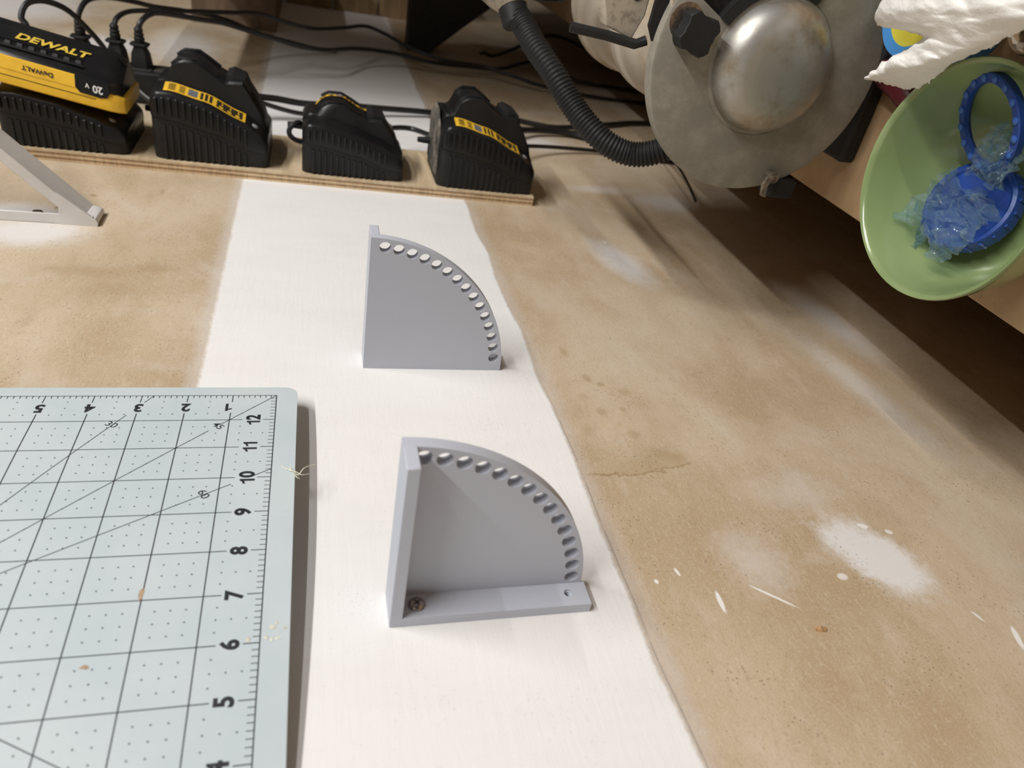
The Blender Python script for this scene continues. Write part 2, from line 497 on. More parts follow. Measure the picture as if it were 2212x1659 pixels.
# nicks of dried glue and a frayed thread on the mat edge
mgl = Mat('dried_glue', (.62, .60, .50), .4); mgl.vary((.62, .60, .50), .15, 200)
mbr = Mat('brown_smear', (.42, .30, .19), .7); mbr.vary((.42, .30, .19), .3, 300)
def smear(name, cu, cv, ru, rv, seed, mat, h=.1):
    rnd = random.Random(seed); k = 14; g = G()
    g.add([on_mat(cu, cv, h+.15)] + [on_mat(cu + ru*(.7+.5*rnd.random())*math.cos(2*PI*i/k), cv + rv*(.7+.5*rnd.random())*math.sin(2*PI*i/k), h) for i in range(k)],
          [(0, 1+i, 1+(i+1) % k) for i in range(k)])
    return gobj(name, g, mat, mat_t)
smear('brown_spot', *A(2.02, 7.13), 1.2, 3.6, 1, mbr); smear('brown_spot', *A(2.62, 5.80), 1.7, 1.1, 2, mbr)
rnd = random.Random(5)
for i in range(7):
    smear('glue_fleck', -2 + rnd.random()*16 - 3, -172 - 6 + rnd.random()*10, .7+rnd.random()*.9, .5+rnd.random()*.7, 10+i, mgl)
g = G()
for pts in ([(5, -68), (8, -71), (11, -72)], ):
    g.tube(spline([on_mat(a, b, .6) for a, b in pts] + [(14, -76, 16), (17, -73, 18), (20, -70, 17), (23, -68, 16)], 5), .35, 5)
g.tube(spline([on_mat(9, -72, .6), (13, -74, 16.5), (16, -77, 17), (20, -74, 15)], 5), .3, 5)
g.tube(spline([on_mat(10, -70, .6), (13, -78, 17), (15, -79, 16)], 5), .3, 5)
gobj('frayed_thread', g, mgl, mat_t)['label'] = 'yellowish frayed shred on the mat edge'

# ---------------------------------------------------------------- printed quadrant brackets
mp = Mat('grey_printed_plastic', (.49, .51, .575), .52, spec=.4)
px_, py_, pz_ = mp.xyz()
lay = mp.nt.nodes.new('ShaderNodeTexWave'); lay.wave_type = 'BANDS'; lay.bands_direction = 'X'
lay.inputs['Scale'].default_value = 260; lay.inputs['Distortion'].default_value = .3
mp.nt.links.new(mp.coord(), lay.inputs['Vector'])
dg_ = mp.noise(30, 4, .7, (1, 14, 14)); 
scf = mp.noise(120, 5, .75, (1, 1, 2.5)).ramp(.66, .80)
mp.color(mp.mix((.49, .51, .575), (.60, .61, .65), scf * .4))
hh = mp.nt.nodes.new('ShaderNodeTexWave'); hh.wave_type = 'BANDS'; hh.bands_direction = 'DIAGONAL'
hh.inputs['Scale'].default_value = 340; hh.inputs['Distortion'].default_value = .6
mp.nt.links.new(mp.coord((0, 1, 1)), hh.inputs['Vector'])
mp.bump(Tex(mp.nt, lay.outputs['Color'] if False else lay.outputs['Fac']) * .6 + Tex(mp.nt, hh.outputs['Fac'])*.25 + mp.noise(500, 3)*.3, .22, .0003)
mscrew = Mat('steel_screw', (.33, .29, .25), .32, 1.0); mscrew.vary((.36, .31, .27), .3, 400)
mdark = Mat('recess_black', (.02, .018, .016), .7); mdark.vary((.02, .018, .016), .3, 200)

def quad_plate(R, t0, plate_v0, plate_v1, cu, th=0.0):
    """quarter disc with fifteen holes along its arc; 2-D curve filled with holes"""
    cv = bpy.data.curves.new('q', 'CURVE'); cv.dimensions = '2D'; cv.fill_mode = 'BOTH'; cv.extrude = abs(plate_v1 - plate_v0)/2
    def sp(pts):
        s = cv.splines.new('POLY'); s.points.add(len(pts)-1)
        for p, q in zip(s.points, pts): p.co = (q[0], q[1], 0, 1)
        s.use_cyclic_u = True
    sp([(0, 0)] + [(R*math.cos(a), R*math.sin(a)) for a in [PI/2*i/72 for i in range(73)]])
    for i in range(15):
        a = math.radians(84.3 - 5.536*i); hx, hy = 94.6*math.cos(a), 94.6*math.sin(a)
        sp([(hx + 3.75*math.cos(2*PI*k/28), hy + 3.75*math.sin(2*PI*k/28)) for k in range(28)])
    o = bpy.data.objects.new('q', cv); COL.objects.link(o)
    dg = bpy.context.evaluated_depsgraph_get(); dg.update()
    me = o.evaluated_get(dg).to_mesh()
    mv = (plate_v0 + plate_v1)/2
    vs = [(v.co.x, mv + v.co.z, v.co.y) for v in me.vertices]; fs = [tuple(p.vertices) for p in me.polygons]
    o.evaluated_get(dg).to_mesh_clear(); bpy.data.objects.remove(o); bpy.data.curves.remove(cv)
    return vs, fs

def flange_with_holes(u0, u1, v0, v1, n1, holes, r):
    cv = bpy.data.curves.new('q', 'CURVE'); cv.dimensions = '2D'; cv.fill_mode = 'BOTH'; cv.extrude = n1/2
    def sp(pts):
        s = cv.splines.new('POLY'); s.points.add(len(pts)-1)
        for p, q in zip(s.points, pts): p.co = (q[0], q[1], 0, 1)
        s.use_cyclic_u = True
    sp([(u0, v0), (u1, v0), (u1, v1), (u0, v1)])
    for hx, hy in holes: sp([(hx + r*math.cos(2*PI*k/24), hy + r*math.sin(2*PI*k/24)) for k in range(24)])
    o = bpy.data.objects.new('q', cv); COL.objects.link(o)
    dg = bpy.context.evaluated_depsgraph_get(); dg.update(); me = o.evaluated_get(dg).to_mesh()
    vs = [(v.co.x, v.co.y, n1/2 + v.co.z) for v in me.vertices]; fs = [tuple(p.vertices) for p in me.polygons]
    o.evaluated_get(dg).to_mesh_clear(); bpy.data.objects.remove(o); bpy.data.curves.remove(cv)
    return vs, fs

def quadrant_bracket(cu, vback, sgn, rot, label, screw):
    """sgn +1: flanges run toward +v from a plate at vback; -1: toward -v"""
    t = thing('quadrant_bracket', (cu, vback, 0), label, 'bracket', 'printed quadrant brackets')
    ca, sa = math.cos(rot), math.sin(rot)
    def T(p):
        a, b, n_ = p; return (cu + a*ca - b*sa, vback + a*sa + b*ca, n_)
    PT, FT, DEP, R = 6.2, 6.0, 20.3, 100.5
    vs, fs = quad_plate(R, 0, 0, sgn*PT, cu)
    o = obj('plate', [T(p) for p in vs], fs, mp, t)
    lo, hi = sorted((sgn*(PT-.4), sgn*DEP))
    g = G().box((0, lo, 0), (FT, hi, R)); g.v = [T(p) for p in g.v]
    gobj('upright_flange', g, mp, t, bevel=.5)
    hs = [(91.5, sgn*12.5)] + ([] if screw else [(13.5, sgn*12.5)])
    vs, fs = flange_with_holes(FT-.3, R+1.5, lo, hi, FT, hs, 2.2)
    o = obj('base_flange', [T(p) for p in vs], fs, mp, t)
    # countersunk hole rim with thread turns
    for hx, hy in hs[:1]:
        g = G()
        for k in range(3):
            g.add(*(lambda q: (q.v, q.f))(G().lathe([(2.2, 0), (1.7, .4), (2.2, .8)], (0, 0, 0), (0, 0, 1), 20)))
            for i in range(60*k, len(g.v)): pass
        g2 = G()
        for k in range(4):
            pr = [(2.25, 0), (1.75, .35), (2.25, .7)]
            rings = [[(hx + r*math.cos(2*PI*j/20), hy + r*math.sin(2*PI*j/20), .6 + k*1.25 + h) for j in range(20)] for r, h in pr]
            g2.loft(rings, cap=False)
        g2.v = [T(p) for p in g2.v]; gobj('hole_thread', g2, mp, t)
    if screw:
        sx, sy = 13.5, sgn*12.8
        c0 = T((sx, sy, FT))
        g = G().lathe([(.01, -5), (1.6, -5), (1.6, -.2), (3.6, 0), (4.05, .25), (4.0, .8), (3.3, 1.5), (2.2, 1.95), (.9, 2.1), (.01, 2.12)], c0, (0, 0, 1), 32)
        s = gobj('screw', g, mscrew, t, smooth=True, angle=60); s['label'] = 'cross-recessed steel screw head'
        g = G()
        for a in (math.radians(35), math.radians(125)):
            d = Vector((math.cos(a), math.sin(a), 0)); e = Vector((-d.y, d.x, 0)); p = Vector(c0) + Vector((0, 0, 1.6))
            g.add([p + d*x_ + e*y_ + Vector((0, 0, z_)) for z_ in (0, .62) for x_, y_ in ((-1.9, -.32), (1.9, -.32), (1.9, .32), (-1.9, .32))],
                  [(0, 3, 2, 1), (4, 5, 6, 7), (0, 1, 5, 4), (1, 2, 6, 5), (2, 3, 7, 6), (3, 0, 4, 7)])
        gobj('cross_recess', g, mdark, s)
    return t
quadrant_bracket(56.2, 52.4, 1, 0.0, 'grey printed quadrant bracket showing its plain smooth back', False)
quadrant_bracket(57.0, -146.7, -1, .006, 'grey printed quadrant bracket with a steel screw in its base flange', True)

# ---------------------------------------------------------------- plywood strip
mply = Mat('plywood_face', (.60, .46, .29), .6); 
f1 = mply.noise(14, 5, .6, (1, 1, 7), .6).ramp(.3, .7)
mply.color(mply.mix(mply.mix((.52, .39, .24), (.68, .54, .36), f1), (.44, .31, .18), mply.noise(90, 4, .6, (1, 1, 9)).ramp(.55, .8)*.4))
mply2 = Mat('plywood_core_dark', (.34, .215, .115), .75); mply2.vary((.34, .215, .115), .3, 60, (1, 1, 6))
mply3 = Mat('plywood_core_light', (.62, .47, .29), .7); mply3.vary((.62, .47, .29), .15, 60, (1, 1, 6))
ply = thing('plywood_strip', (0, 460, 0), 'narrow plywood strip screwed flat to the wall behind the chargers', 'plywood strip')
BT = 11.0
def plyv(u, b): return 392.5 + (266 - u)*.036 + b
def plyslab(n0, n1, ins):
    g = G(); P = [(-420, 0+ins), (266-ins, 0+ins), (266-ins, 124-ins), (-420, 124-ins)]
    return g.prism(P, lambda p, t: (p[0], plyv(p[0], p[1]), n0 + (n1-n0)*t))
for i, (a, b, mt) in enumerate(((0, 2.0, mply3), (2.0, 4.2, mply2), (4.2, 6.4, mply3), (6.4, 8.6, mply2), (8.6, BT, mply))):
    gobj('ply_layer', plyslab(a, b, .25 if i % 2 else 0), mt, ply)

# ---------------------------------------------------------------- chargers
mblk = Mat('black_plastic', (.017, .017, .019), .36, spec=.4)
mblk.bump(mblk.noise(1200, 2), .12, .0002)
mblk.color(mblk.mix((.007, .007, .008), (.018, .0175, .0175), mblk.noise(25, 5, .65).ramp(.45, .75)))
mblk2 = Mat('black_plastic_matt', (.011, .011, .0115), .6, spec=.4); mblk2.vary((.011, .011, .0115), .3, 40)
mdust = Mat('dusty_black_plastic', (.06, .055, .05), .75)
mdust.color(mdust.mix((.03, .028, .026), (.20, .175, .14), mdust.noise(40, 6, .7).ramp(.36, .66)))
myel = Mat('label_yellow', (.80, .47, .03), .45); myel.vary((.82, .49, .035), .06, 80)
mlab = Mat('label_ink', (.03, .025, .012), .5); mlab.vary((.03, .025, .012), .3, 300)
mgry = Mat('label_grey', (.13, .15, .17), .5); mgry.vary((.13, .15, .17), .35, 500)
mled = Mat('led_lens', (.30, .29, .30), .25); mled.vary((.30, .29, .30), .1, 100)
mcord = Mat('black_cord', (.012, .012, .013), .42, spec=.5); mcord.vary((.013, .013, .014), .3, 60)

def lin(tab, a):
    if a <= tab[0][0]: return tab[0][1]
    for (x0, y0), (x1, y1) in zip(tab, tab[1:]):
        if a <= x1:
            t = (a-x0)/(x1-x0); t = t*t*(3-2*t)*.5 + t*.5
            return y0 + (y1-y0)*t
    return tab[-1][1]
HW = [(0, 58), (7, 66), (20, 66.5), (50, 60), (86, 45), (100, 36), (111, 27)]
HS = [(0, 44), (20, 42), (60, 33), (93, 19), (111, 16)]
HR = [(0, 60), (14, 74), (18, 86), (28, 93.5), (42, 94), (64, 80), (70, 77), (72, 78), (86, 79), (94, 66), (104, 50), (111, 30)]
def charger(u0, label, wall_s=1.0, rail_s=1.0, Lc=111.0, label_side='front', end=None, v_off=0.0, dep=100.0, plain=False):
    t = thing('battery_charger', (u0 + Lc/2, plyv(u0, v_off), BT), label, 'charger', 'chargers on the plywood strip')
    k = Lc/111.0; Dp = dep
    def T(a, b, h): return (u0 + a*k, plyv(u0 + a*k, v_off) + b, BT + h)
    hw = lambda a: lin(HW, a)*wall_s
    hs = lambda a: lin(HS, a)*wall_s
    hr = lambda a: max(lin(HR, a)*rail_s, hw(a) + 7*wall_s + .6)
    SA = [0, 1.5, 4, 7, 11, 15, 20, 26, 32, 38, 44, 50, 56, 62, 68, 70, 74, 80, 86, 90, 94, 98, 102, 105, 108, 110, 111]
    def ins(a):
        r = 9.0
        d = min(a, 111-a)
        return 0 if d >= r else r - math.sqrt(max(0, r*r - (r-d)**2))
    low, up = [], []
    for a in SA:
        i = ins(a)*.8; h = hs(a)
        low.append([T(a, 4.5+i, 0), T(a, 2.6+i, 2.5), T(a, 2.6+i, h), T(a, Dp-2.6-i, h), T(a, Dp-2.6-i, 2.5), T(a, Dp-3.5-i, 0)])
        w = hw(a) - i*.35; r = hr(a) - i*.3; r = max(r, w + 5)
        b1 = 24*wall_s**.3
        up.append([T(a, i, h-.6), T(a, i, w-1.2), T(a, 1.2+i, w+.6), T(a, 4+i*.8, w+1.6), T(a, b1, w+6*wall_s), T(a, b1+1.6, r-2.2), T(a, b1+4, r),
                   T(a, Dp-b1-4, r), T(a, Dp-b1-1.6, r-2.2), T(a, Dp-b1, w+6*wall_s), T(a, Dp-4-i*.8, w+1.6), T(a, Dp-1.2-i, w+.6), T(a, Dp-i, w-1.2), T(a, Dp-i, h-.6)])
    gobj('lower_shell', G().loft(low), mblk2, t, smooth=True, angle=40)
    gobj('upper_shell', G().loft(up), mblk, t, smooth=True, angle=40)
    # battery contacts block on the slide
    g = G().loft([[T(70, 34, 60*rail_s), T(70, 66, 60*rail_s), T(70, 66, 82*rail_s), T(70, 34, 82*rail_s)],
                  [T(76, 32, 60*rail_s), T(76, 68, 60*rail_s), T(76, 68, 84*rail_s), T(76, 32, 84*rail_s)],
                  [T(88, 32, 50*rail_s), T(88, 68, 50*rail_s), T(88, 68, 80*rail_s), T(88, 32, 80*rail_s)],
                  [T(93, 34, 50*rail_s), T(93, 66, 50*rail_s), T(93, 66, 68*rail_s), T(93, 34, 68*rail_s)]])
    gobj('contact_block', g, mblk2, t)
    for sd in (0, 1):
        g = G()
        p = [T(a, (30 if sd == 0 else 70), hr(a) + .6) for a in (20, 24, 28, 34, 42, 52, 62)]
        gobj('slide_rail', g.tube(p, 1.5, 8), mblk, t, smooth=True)
    # vent ribs, front wall
    for q in range(14):
        a = 6.5 + q*6.35; top = hw(a) - 3.5; bot = hs(a) + 3.0
        if top - bot < 5: continue
        g = G().loft([[T(a + x_, -.1 + i_, bot) for x_, i_ in ((-1.5, .3), (-1.0, -.9), (1.0, -.9), (1.5, .3))],
                      [T(a + x_, -.1 + i_, bot+2) for x_, i_ in ((-1.7, .3), (-1.1, -1.7), (1.1, -1.7), (1.7, .3))],
                      [T(a + x_, -.1 + i_, top-1) for x_, i_ in ((-1.7, .3), (-1.1, -1.7), (1.1, -1.7), (1.7, .3))],
                      [T(a + x_, -.1 + i_, top) for x_, i_ in ((-1.5, .3), (-.8, -.7), (.8, -.7), (1.5, .3))]])
        gobj('vent_rib', g, mblk, t)
    for q in range(13):
        a = 12 + q*6.35; top = hs(a) - 7; 
        if top < 6: continue
        g = G().loft([[T(a + x_, 2.6 + i_, 1.0) for x_, i_ in ((-1.9, .2), (-1.3, -1.2), (1.3, -1.2), (1.9, .2))],
                      [T(a + x_, 2.6 + i_, top) for x_, i_ in ((-1.9, .2), (-1.3, -1.2), (1.3, -1.2), (1.9, .2))]])
        gobj('lower_rib', g, mblk2, t)
    # yellow label following the sloping top
    def top_pt(a, b, e=.35):
        bb = b if label_side == 'front' else b
        if label_side == 'back': return T(a, Dp - 30 - (bb-4)*.34, hr(a) + e + .25)
        w = hw(a); f = (bb-4)/(24*wall_s**.3 - 4)
        h = w + 1.6 + (6*wall_s - 1.6)*f + e
        return T(a, bb if label_side == 'front' else Dp - bb, h)
    def strip(a0, a1, b0, b1, mat, name, par, e, k_=14):
        g = G(); vs = []
        for i in range(k_+1):
            a = a0 + (a1-a0)*i/k_; vs += [top_pt(a, b0, e), top_pt(a, b1, e)]
        g.add(vs, [(2*i, 2*i+1, 2*i+3, 2*i+2) for i in range(k_)])
        return gobj(name, g, mat, par)
    if not plain:
        lb = strip(14, 89, 4.2, 21.5, myel, 'yellow_label', t, .4); lb['label'] = 'yellow rating label on black charger'
        for a0, a1, mt in ((18, 24.5, mlab), (28, 33, mlab)):       # blocks of small print
            for j in range(5):
                strip(a0, a1, 7 + j*2.6, 8.4 + j*2.6, mt, 'print_line', lb, .55, 3)
        strip(36, 44.5, 7, 19, mgry, 'print_block', lb, .55, 4)
        for j in range(3): strip(47 + j*4.2, 49.6 + j*4.2, 6.5, 19.5, mlab, 'print_line', lb, .55, 3)
        strip(62, 86, 6, 19, mlab, 'print_block', lb, .55, 6)
        for j in range(3): strip(64.5 + j*7.6, 68.2 + j*7.6, 7, 10, myel, 'print_mark', lb, .7, 2)
        for j in range(3): strip(66.5 + j*7.6, 67.5 + j*7.6, 12, 17.5, myel, 'print_mark', lb, .7, 2)
    # status lens
    p = top_pt(98, 13, 0)
    g = G().lathe([(.01, -1), (3.4, -1), (3.4, .5), (2.6, 1.1), (.01, 1.3)], p, (.5, 0, .85), 18)
    gobj('status_lens', g, mled, t, smooth=True)
    if end:     # dusty raised panel on the high end
        g = G().loft([[T(-.2, 16, 8), T(-.2, 84, 8), T(-.2, 84, 62*rail_s), T(-.2, 62, 76*rail_s), T(-.2, 38, 76*rail_s), T(-.2, 16, 62*rail_s)],
                      [T(-2.2, 18, 10), T(-2.2, 82, 10), T(-2.2, 82, 60*rail_s), T(-2.2, 61, 74*rail_s), T(-2.2, 39, 74*rail_s), T(-2.2, 18, 60*rail_s)]])
        gobj('end_panel', g, mdust, t)['label'] = 'sawdust-coated end panel'
        g = G().loft([[T(-2, 24, 20), T(-2, 44, 20), T(-2, 44, 40), T(-2, 24, 44)], [T(-3.4, 26, 22), T(-3.4, 42, 22), T(-3.4, 42, 38), T(-3.4, 26, 42)]])
        gobj('end_boss', g, mdust, t)
    g = G().lathe([(4.2, 0), (3.6, 10), (3.0, 16)], T(-.5, 70, 30), (-1, 0, 0), 14)
    gobj('strain_relief', g, mblk2, t, smooth=True)
    return t
charger(-272, 'black battery charger with a yellow and black battery clipped on', .76, .55, v_off=1, end=None, Lc=113, plain=True)
charger(-135.5, 'black charger with yellow label facing out, beside the clipped-on battery', v_off=3)
charger(9.5, 'low black charger with its yellow label turned away from the view', .78, .74, 107, 'back', v_off=2, dep=92)
charger(154, 'black charger with a sawdust-coated end at the strip end', 1.0, 1.0, 110, 'front', end=True, v_off=1)

# ---------------------------------------------------------------- battery pack on the first charger
bat = thing('battery_pack', (-212, 440, 60), 'black and yellow battery pack sliding onto the charger', 'battery')
SL = -.19
def TB(a, b, h):            # a along the pack from the left end (u = -285), slope follows the charger
    return (-287 + a, 402.5 + b, 82.0 + SL*a + h)
def secs(tab, al):
    out = []
    for a, i in al: out.append([TB(a, b + (i if b < 40 else -i), h - (i*.6 if h > 8 else 0)) for b, h in tab])
    return out
AL = [(0, 8), (2, 3.5), (6, 0), (60, 0), (118, 0), (126, 2.2), (131, 6)]
skirt = [(3, -4), (-.6, -2), (-.6, 11), (1.2, 13.5), (80, 13.5), (84.5, 11), (84.5, -2), (81, -4)]
gobj('yellow_skirt', G().loft(secs(skirt, AL)), myel, bat, smooth=True, angle=40)
crown = [(2, 13), (2, 21), (5, 25), (12, 27), (39, 38.5), (46, 39.5), (60, 39.5), (74, 34), (82, 24), (82, 13)]
gobj('black_cover', G().loft(secs(crown, [(1, 8), (3, 4), (8, 1), (60, 1), (116, 1), (124, 4), (129, 9)])), mblk, bat, smooth=True, angle=40)
# black grip groove line and printed side panel
g = G()
for a in (34, 60, 90, 118): pass
def bside(a, h, e): return TB(a, -.6 - e + max(0, (h-11))*.75, h)
def front_q(a0, a1, h0, h1, mat, name, par, e=.25, k_=8):
    g = G(); vs = []
    for i in range(k_+1):
        a = a0 + (a1-a0)*i/k_; vs += [TB(a, -.6-e, h0), TB(a, -.6-e, h1)]
    g.add(vs, [(2*i, 2*i+1, 2*i+3, 2*i+2) for i in range(k_)]); return gobj(name, g, mat, par)
front_q(6, 108, 5.2, 5.9, mlab, 'parting_line', bat)
fp = G().loft([[TB(a, 2.2, 12.8), TB(a, -1.0, 11.4), TB(a, 1.4, 21.5), TB(a, 4, 22)] for a in (4, 34, 60, 90, 92)])
gobj('side_panel', fp, myel, bat)
fp = G().loft([[TB(a, 2.2, h0), TB(a, -1.3, h0+.4), TB(a, 1.3, 21.8), TB(a, 4, 22.4)] for a, h0 in ((92, 12.0), (95, 8.0), (112, 7.5), (118, 9), (120, 13))])
gobj('voltage_panel', fp, mblk, bat)
def panel_pt(a, h, e=.6): 
    f = (h-11.4)/(21.5-11.4); return TB(a, -1.0 + 2.4*f - e, h)
mwht = Mat('print_white', (.72, .71, .70), .5); mwht.vary((.72, .71, .70), .05, 100)
myp = Mat('print_yellow', (.68, .48, .06), .5); myp.vary((.68, .48, .06), .12, 200)
printed('brand_print', 'DeWALT', 5.4, lambda x_, y_: panel_pt(62 - x_, 16.3 - y_, .5), mlab, bat, .15, 1.15)
printed('voltage_print', '20', 9.0, lambda x_, y_: TB(110.5 - x_, -.7 - .75 + .18*(15 - y_ - 11), 14.6 - y_), mwht, bat, .25, .95)
printed('voltage_print', 'V', 5.4, lambda x_, y_: TB(102 - x_, -.7 - .75 + .18*(16 - y_ - 11), 16.2 - y_), mwht, bat, .2, .95)
def top_f(a, s_, e=.4):
    f = s_; b = 12 + 27*f; h = 27 + 11.5*f; return TB(a, b, h + e)
printed('brand_print', 'DEWALT', 12.0, lambda x_, y_: top_f(71 + x_, .66 + y_/29.0), myp, bat, .38, 1.2, .25)
mglint = Mat('gauge_button', (.05, .05, .052), .25); mglint.vary((.05, .05, .052), .2, 100)
for q in range(8):
    a = 27 + q*9.4
    g = G().loft([[top_f(a + x_, y_, 0) for x_, y_ in ((-2.6, .16), (2.6, .16), (2.6, .30), (-2.6, .30))],
                  [top_f(a + x_, y_, 1.2) for x_, y_ in ((-2.0, .18), (2.0, .18), (2.0, .28), (-2.0, .28))]])
    gobj('grip_lug', g, mglint, bat)
g = G().tube([top_f(a, .06, .5) for a in range(20, 104, 6)], 1.4, 8); gobj('grip_rim', g, mblk, bat, smooth=True)
g = G().tube([top_f(a, .38, .3) for a in range(24, 100, 6)], .7, 6); gobj('grip_rim', g, mblk, bat, smooth=True)

# ---------------------------------------------------------------- power strip, plugs, cords
ps = thing('power_strip', (-230, 650, 0), 'black power strip on the wall behind the chargers', 'power strip')
gobj('housing', G().box((-330, 632, 0), (-140, 678, 38)), mblk2, ps, bevel=3)
mslot = Mat('socket_face', (.05, .045, .04), .5); mslot.vary((.05, .045, .04), .2, 80)
for a in (-300, -250, -212, -185, -158):
    gobj('socket', G().box((a-12, 640, 38), (a+12, 672, 39)), mslot, ps)
def plug(u, v, label, flatw=9):
    t = thing('power_plug', (u, v, 39), label, 'plug', 'plugs in the power strip')
    g = G().loft([[(u + x_*w, v + y_*d, 39 + h) for x_, y_ in ((-1, -.6), (-.6, -1), (.6, -1), (1, -.6), (1, .6), (.6, 1), (-.6, 1), (-1, .6))]
                  for w, d, h in ((11, 10, 0), (11.5, 10, 4), (10, 9, 16), (7, 7, 23), (7, 7, 25))])
    gobj('plug_body', g, mblk2, t, smooth=True)
    g = G().loft([[(u + x_*w, v + y_*d, 39 + h) for x_, y_ in ((-1, -.6), (-.6, -1), (.6, -1), (1, -.6), (1, .6), (.6, 1), (-.6, 1), (-1, .6))]
                  for w, d, h in ((10, 8.5, 25), (11, 9, 26.5), (10, 8.5, 28))])
    gobj('finger_collar', g, mblk2, t, smooth=True)
    g = G().lathe([(5.8, 28), (6.2, 34), (5.0, 35), (5.8, 38), (4.6, 39), (5.2, 43), (3.2, 46)], (u, v, 39), (0, 0, 1), 12)
    gobj('strain_relief', g, mblk2, t, smooth=True)
    return t
plug(-185, 655, 'black plug nearest the charger in the power strip')
plug(-212, 657, 'black plug in the middle of the power strip')
plug(-250, 657, 'black plug tucked beside the battery pack in the power strip')
def cord(pts, label, r=3.0, k=8, flat=1.0, name='power_cable'):
    o = gobj(name, G().tube(spline(pts, k), r, 8, flat=flat), mcord, None, smooth=True)
    return prop(o, label, 'cord', 'black cords along the wall')
cord([(-276,540,70),(-276,560,89),(-281,565,98),(-276,575,110),(-264,590,112),(-248,605,104),(-236,620,87),(-222,628,66),(-206,620,44),(-185,606,26),(-160,590,14),(-120,585,6)],
     'black cord arching over the battery pack to the power strip', 3.2)
cord([(-250,657,80),(-249,660,90),(-243,680,102),(-228,705,104),(-203,740,97),(-182,760,91),(-151,800,84),(-110,860,70),(-60,940,40),(0,1010,15),(60,1060,5)],
     'black cord looping up from the plug beside the battery pack', 3.2)
cord([(-212,657,80),(-209,664,90),(-199,685,95),(-176,710,95),(-134,760,92),(-91,800,90),(-57,845,86),(-17,862,76),(22,880,70),(66,948,65),(108,1033,58),(144,1028,50),(179,1005,40),(243,981,30),(314,998,25),(371,973,20),(430,960,12),(560,960,5),(1000,970,5)],
     'black cord from the middle plug sagging along the wall past the white seam', 3.0)
cord([(-185,655,80),(-182,658,90),(-174,672,97),(-163,692,97),(-126,740,87),(-102,780,79),(-60,800,68),(-10,830,55),(36,861,45),(90,954,35),(155,994,28),(220,991,22),(294,1027,16),(364,1063,12),(456,1174,12),(478,1106,10),(516,1069,8),(640,1060,5),(1000,1060,5)],
     'black cord from the plug nearest the charger drooping across the wall', 3.4)
cord([(-80,610,45),(-54,618,30),(-24,631,25),(11,642,20),(59,670,16),(111,691,12),(180,714,8),(208,715,6),(250,712,5)], 'thick black cord running behind the low charger', 4.2)
cord([(-60,606,30),(-37,619,20),(-12,626,13),(11,637,8),(60,655,4)], 'short black cord lying under the thick cord beside the white seam', 3.0)
cord([(100,500,36),(116,530,33),(139,545,30),(158,520,32),(165,488,38)], 'black cord between the low charger and the dusty-ended charger', 3.2)
cord([(12,462,40),(8,450,50),(2,442,52),(-4,439,46),(-3,437,40),(4,438,35),(14,442,33)], 'small black cord loop at the high end of the low charger', 2.8)
cord([(205,640,30),(257,688,22),(298,711,14),(343,712,9),(381,713,7),(434,737,7),(495,774,6),(597,817,5),(900,840,5)], 'black cord leading from behind the dusty charger toward the grinder', 4.0)
cord([(240,590,24),(274,617,18),(333,673,10),(390,690,7),(431,677,5),(466,655,5),(540,655,5),(900,660,5)], 'black cord crossing a white plaster patch toward the lamp neck', 4.6)
cord([(250,520,24),(273,543,22),(325,586,13),(381,612,7),(427,619,5),(462,613,4),(540,608,4),(900,606,4)], 'thin black cord lowest of those behind the dusty charger', 2.8)
cord([(322,1060,34),(330,1066,36),(354,1092,28),(399,1121,40),(464,1199,52),(540,1280,50),(700,1330,14),(1000,1340,6)], 'black cord branching off the wall cords behind the lamp neck', 3.4)

# ---------------------------------------------------------------- white shelf bracket
mwm = Mat('white_enamel', (.66, .64, .62), .38, spec=.5); mwm.vary((.67, .65, .63), .06, 30)
sb = thing('shelf_bracket', (-159, 277, 0), 'white steel triangular shelf bracket screwed to the wall above the mat', 'shelf bracket')
g = G().box((-330, 264, 0), (-161, 290, 1.6)); gobj('wall_leg', g, mwm, sb, bevel=.5)
g = G().box((-330, 263, 0), (-160, 265, 9)); gobj('leg_lip', g, mwm, sb, bevel=.8)
# diagonal strut: channel
d = Vector((-1, 0, 1.02)).normalized(); e = Vector((1.02, 0, 1)).normalized()
def strut(s0, s1, v0, v1, e0, e1):
    o_ = Vector((-159, 0, 1)); P = []
    for s_ in (s0, s1):
        for v_, e_ in ((v0, e0), (v1, e0), (v1, e1), (v0, e1)):
            p = o_ + d*s_ + e*e_; P.append((p.x, v_, p.z))
    return G().add(P, [(0, 3, 2, 1), (4, 5, 6, 7), (0, 1, 5, 4), (1, 2, 6, 5), (2, 3, 7, 6), (3, 0, 4, 7)])
gobj('strut', strut(0, 235, 264.5, 291, -2.2, 0), mwm, sb, bevel=.8)
gobj('strut_lip', strut(0, 235, 262.5, 265.2, -9, .4), mwm, sb, bevel=.8)
g = G().lathe([(8, 0), (8, 4.5), (6, 5.5), (.01, 5.5)], (-160.5, 264.5, 4.5), (0, 1, 0), 16)
gobj('folded_nose', G().loft([[(-166, 263.2, 0), (-158, 263.2, 0), (-156.5, 263.2, 3), (-158, 263.2, 7), (-166, 263.2, 9)], [(-166, 290, 0), (-158, 290, 0), (-157, 290, 3), (-158, 290, 6), (-166, 290, 8)]]), mwm, sb, bevel=1)
g = G().lathe([(.01, 0), (4.6, 0), (4.9, .8), (4.0, 2.4), (2.0, 3.3), (.01, 3.4)], (-206, 277, 1.4), (0, 0, 1), 24)
s_ = gobj('bracket_screw', g, mscrew, sb, smooth=True, angle=60); s_['label'] = 'steel pan-head screw through the bracket leg'
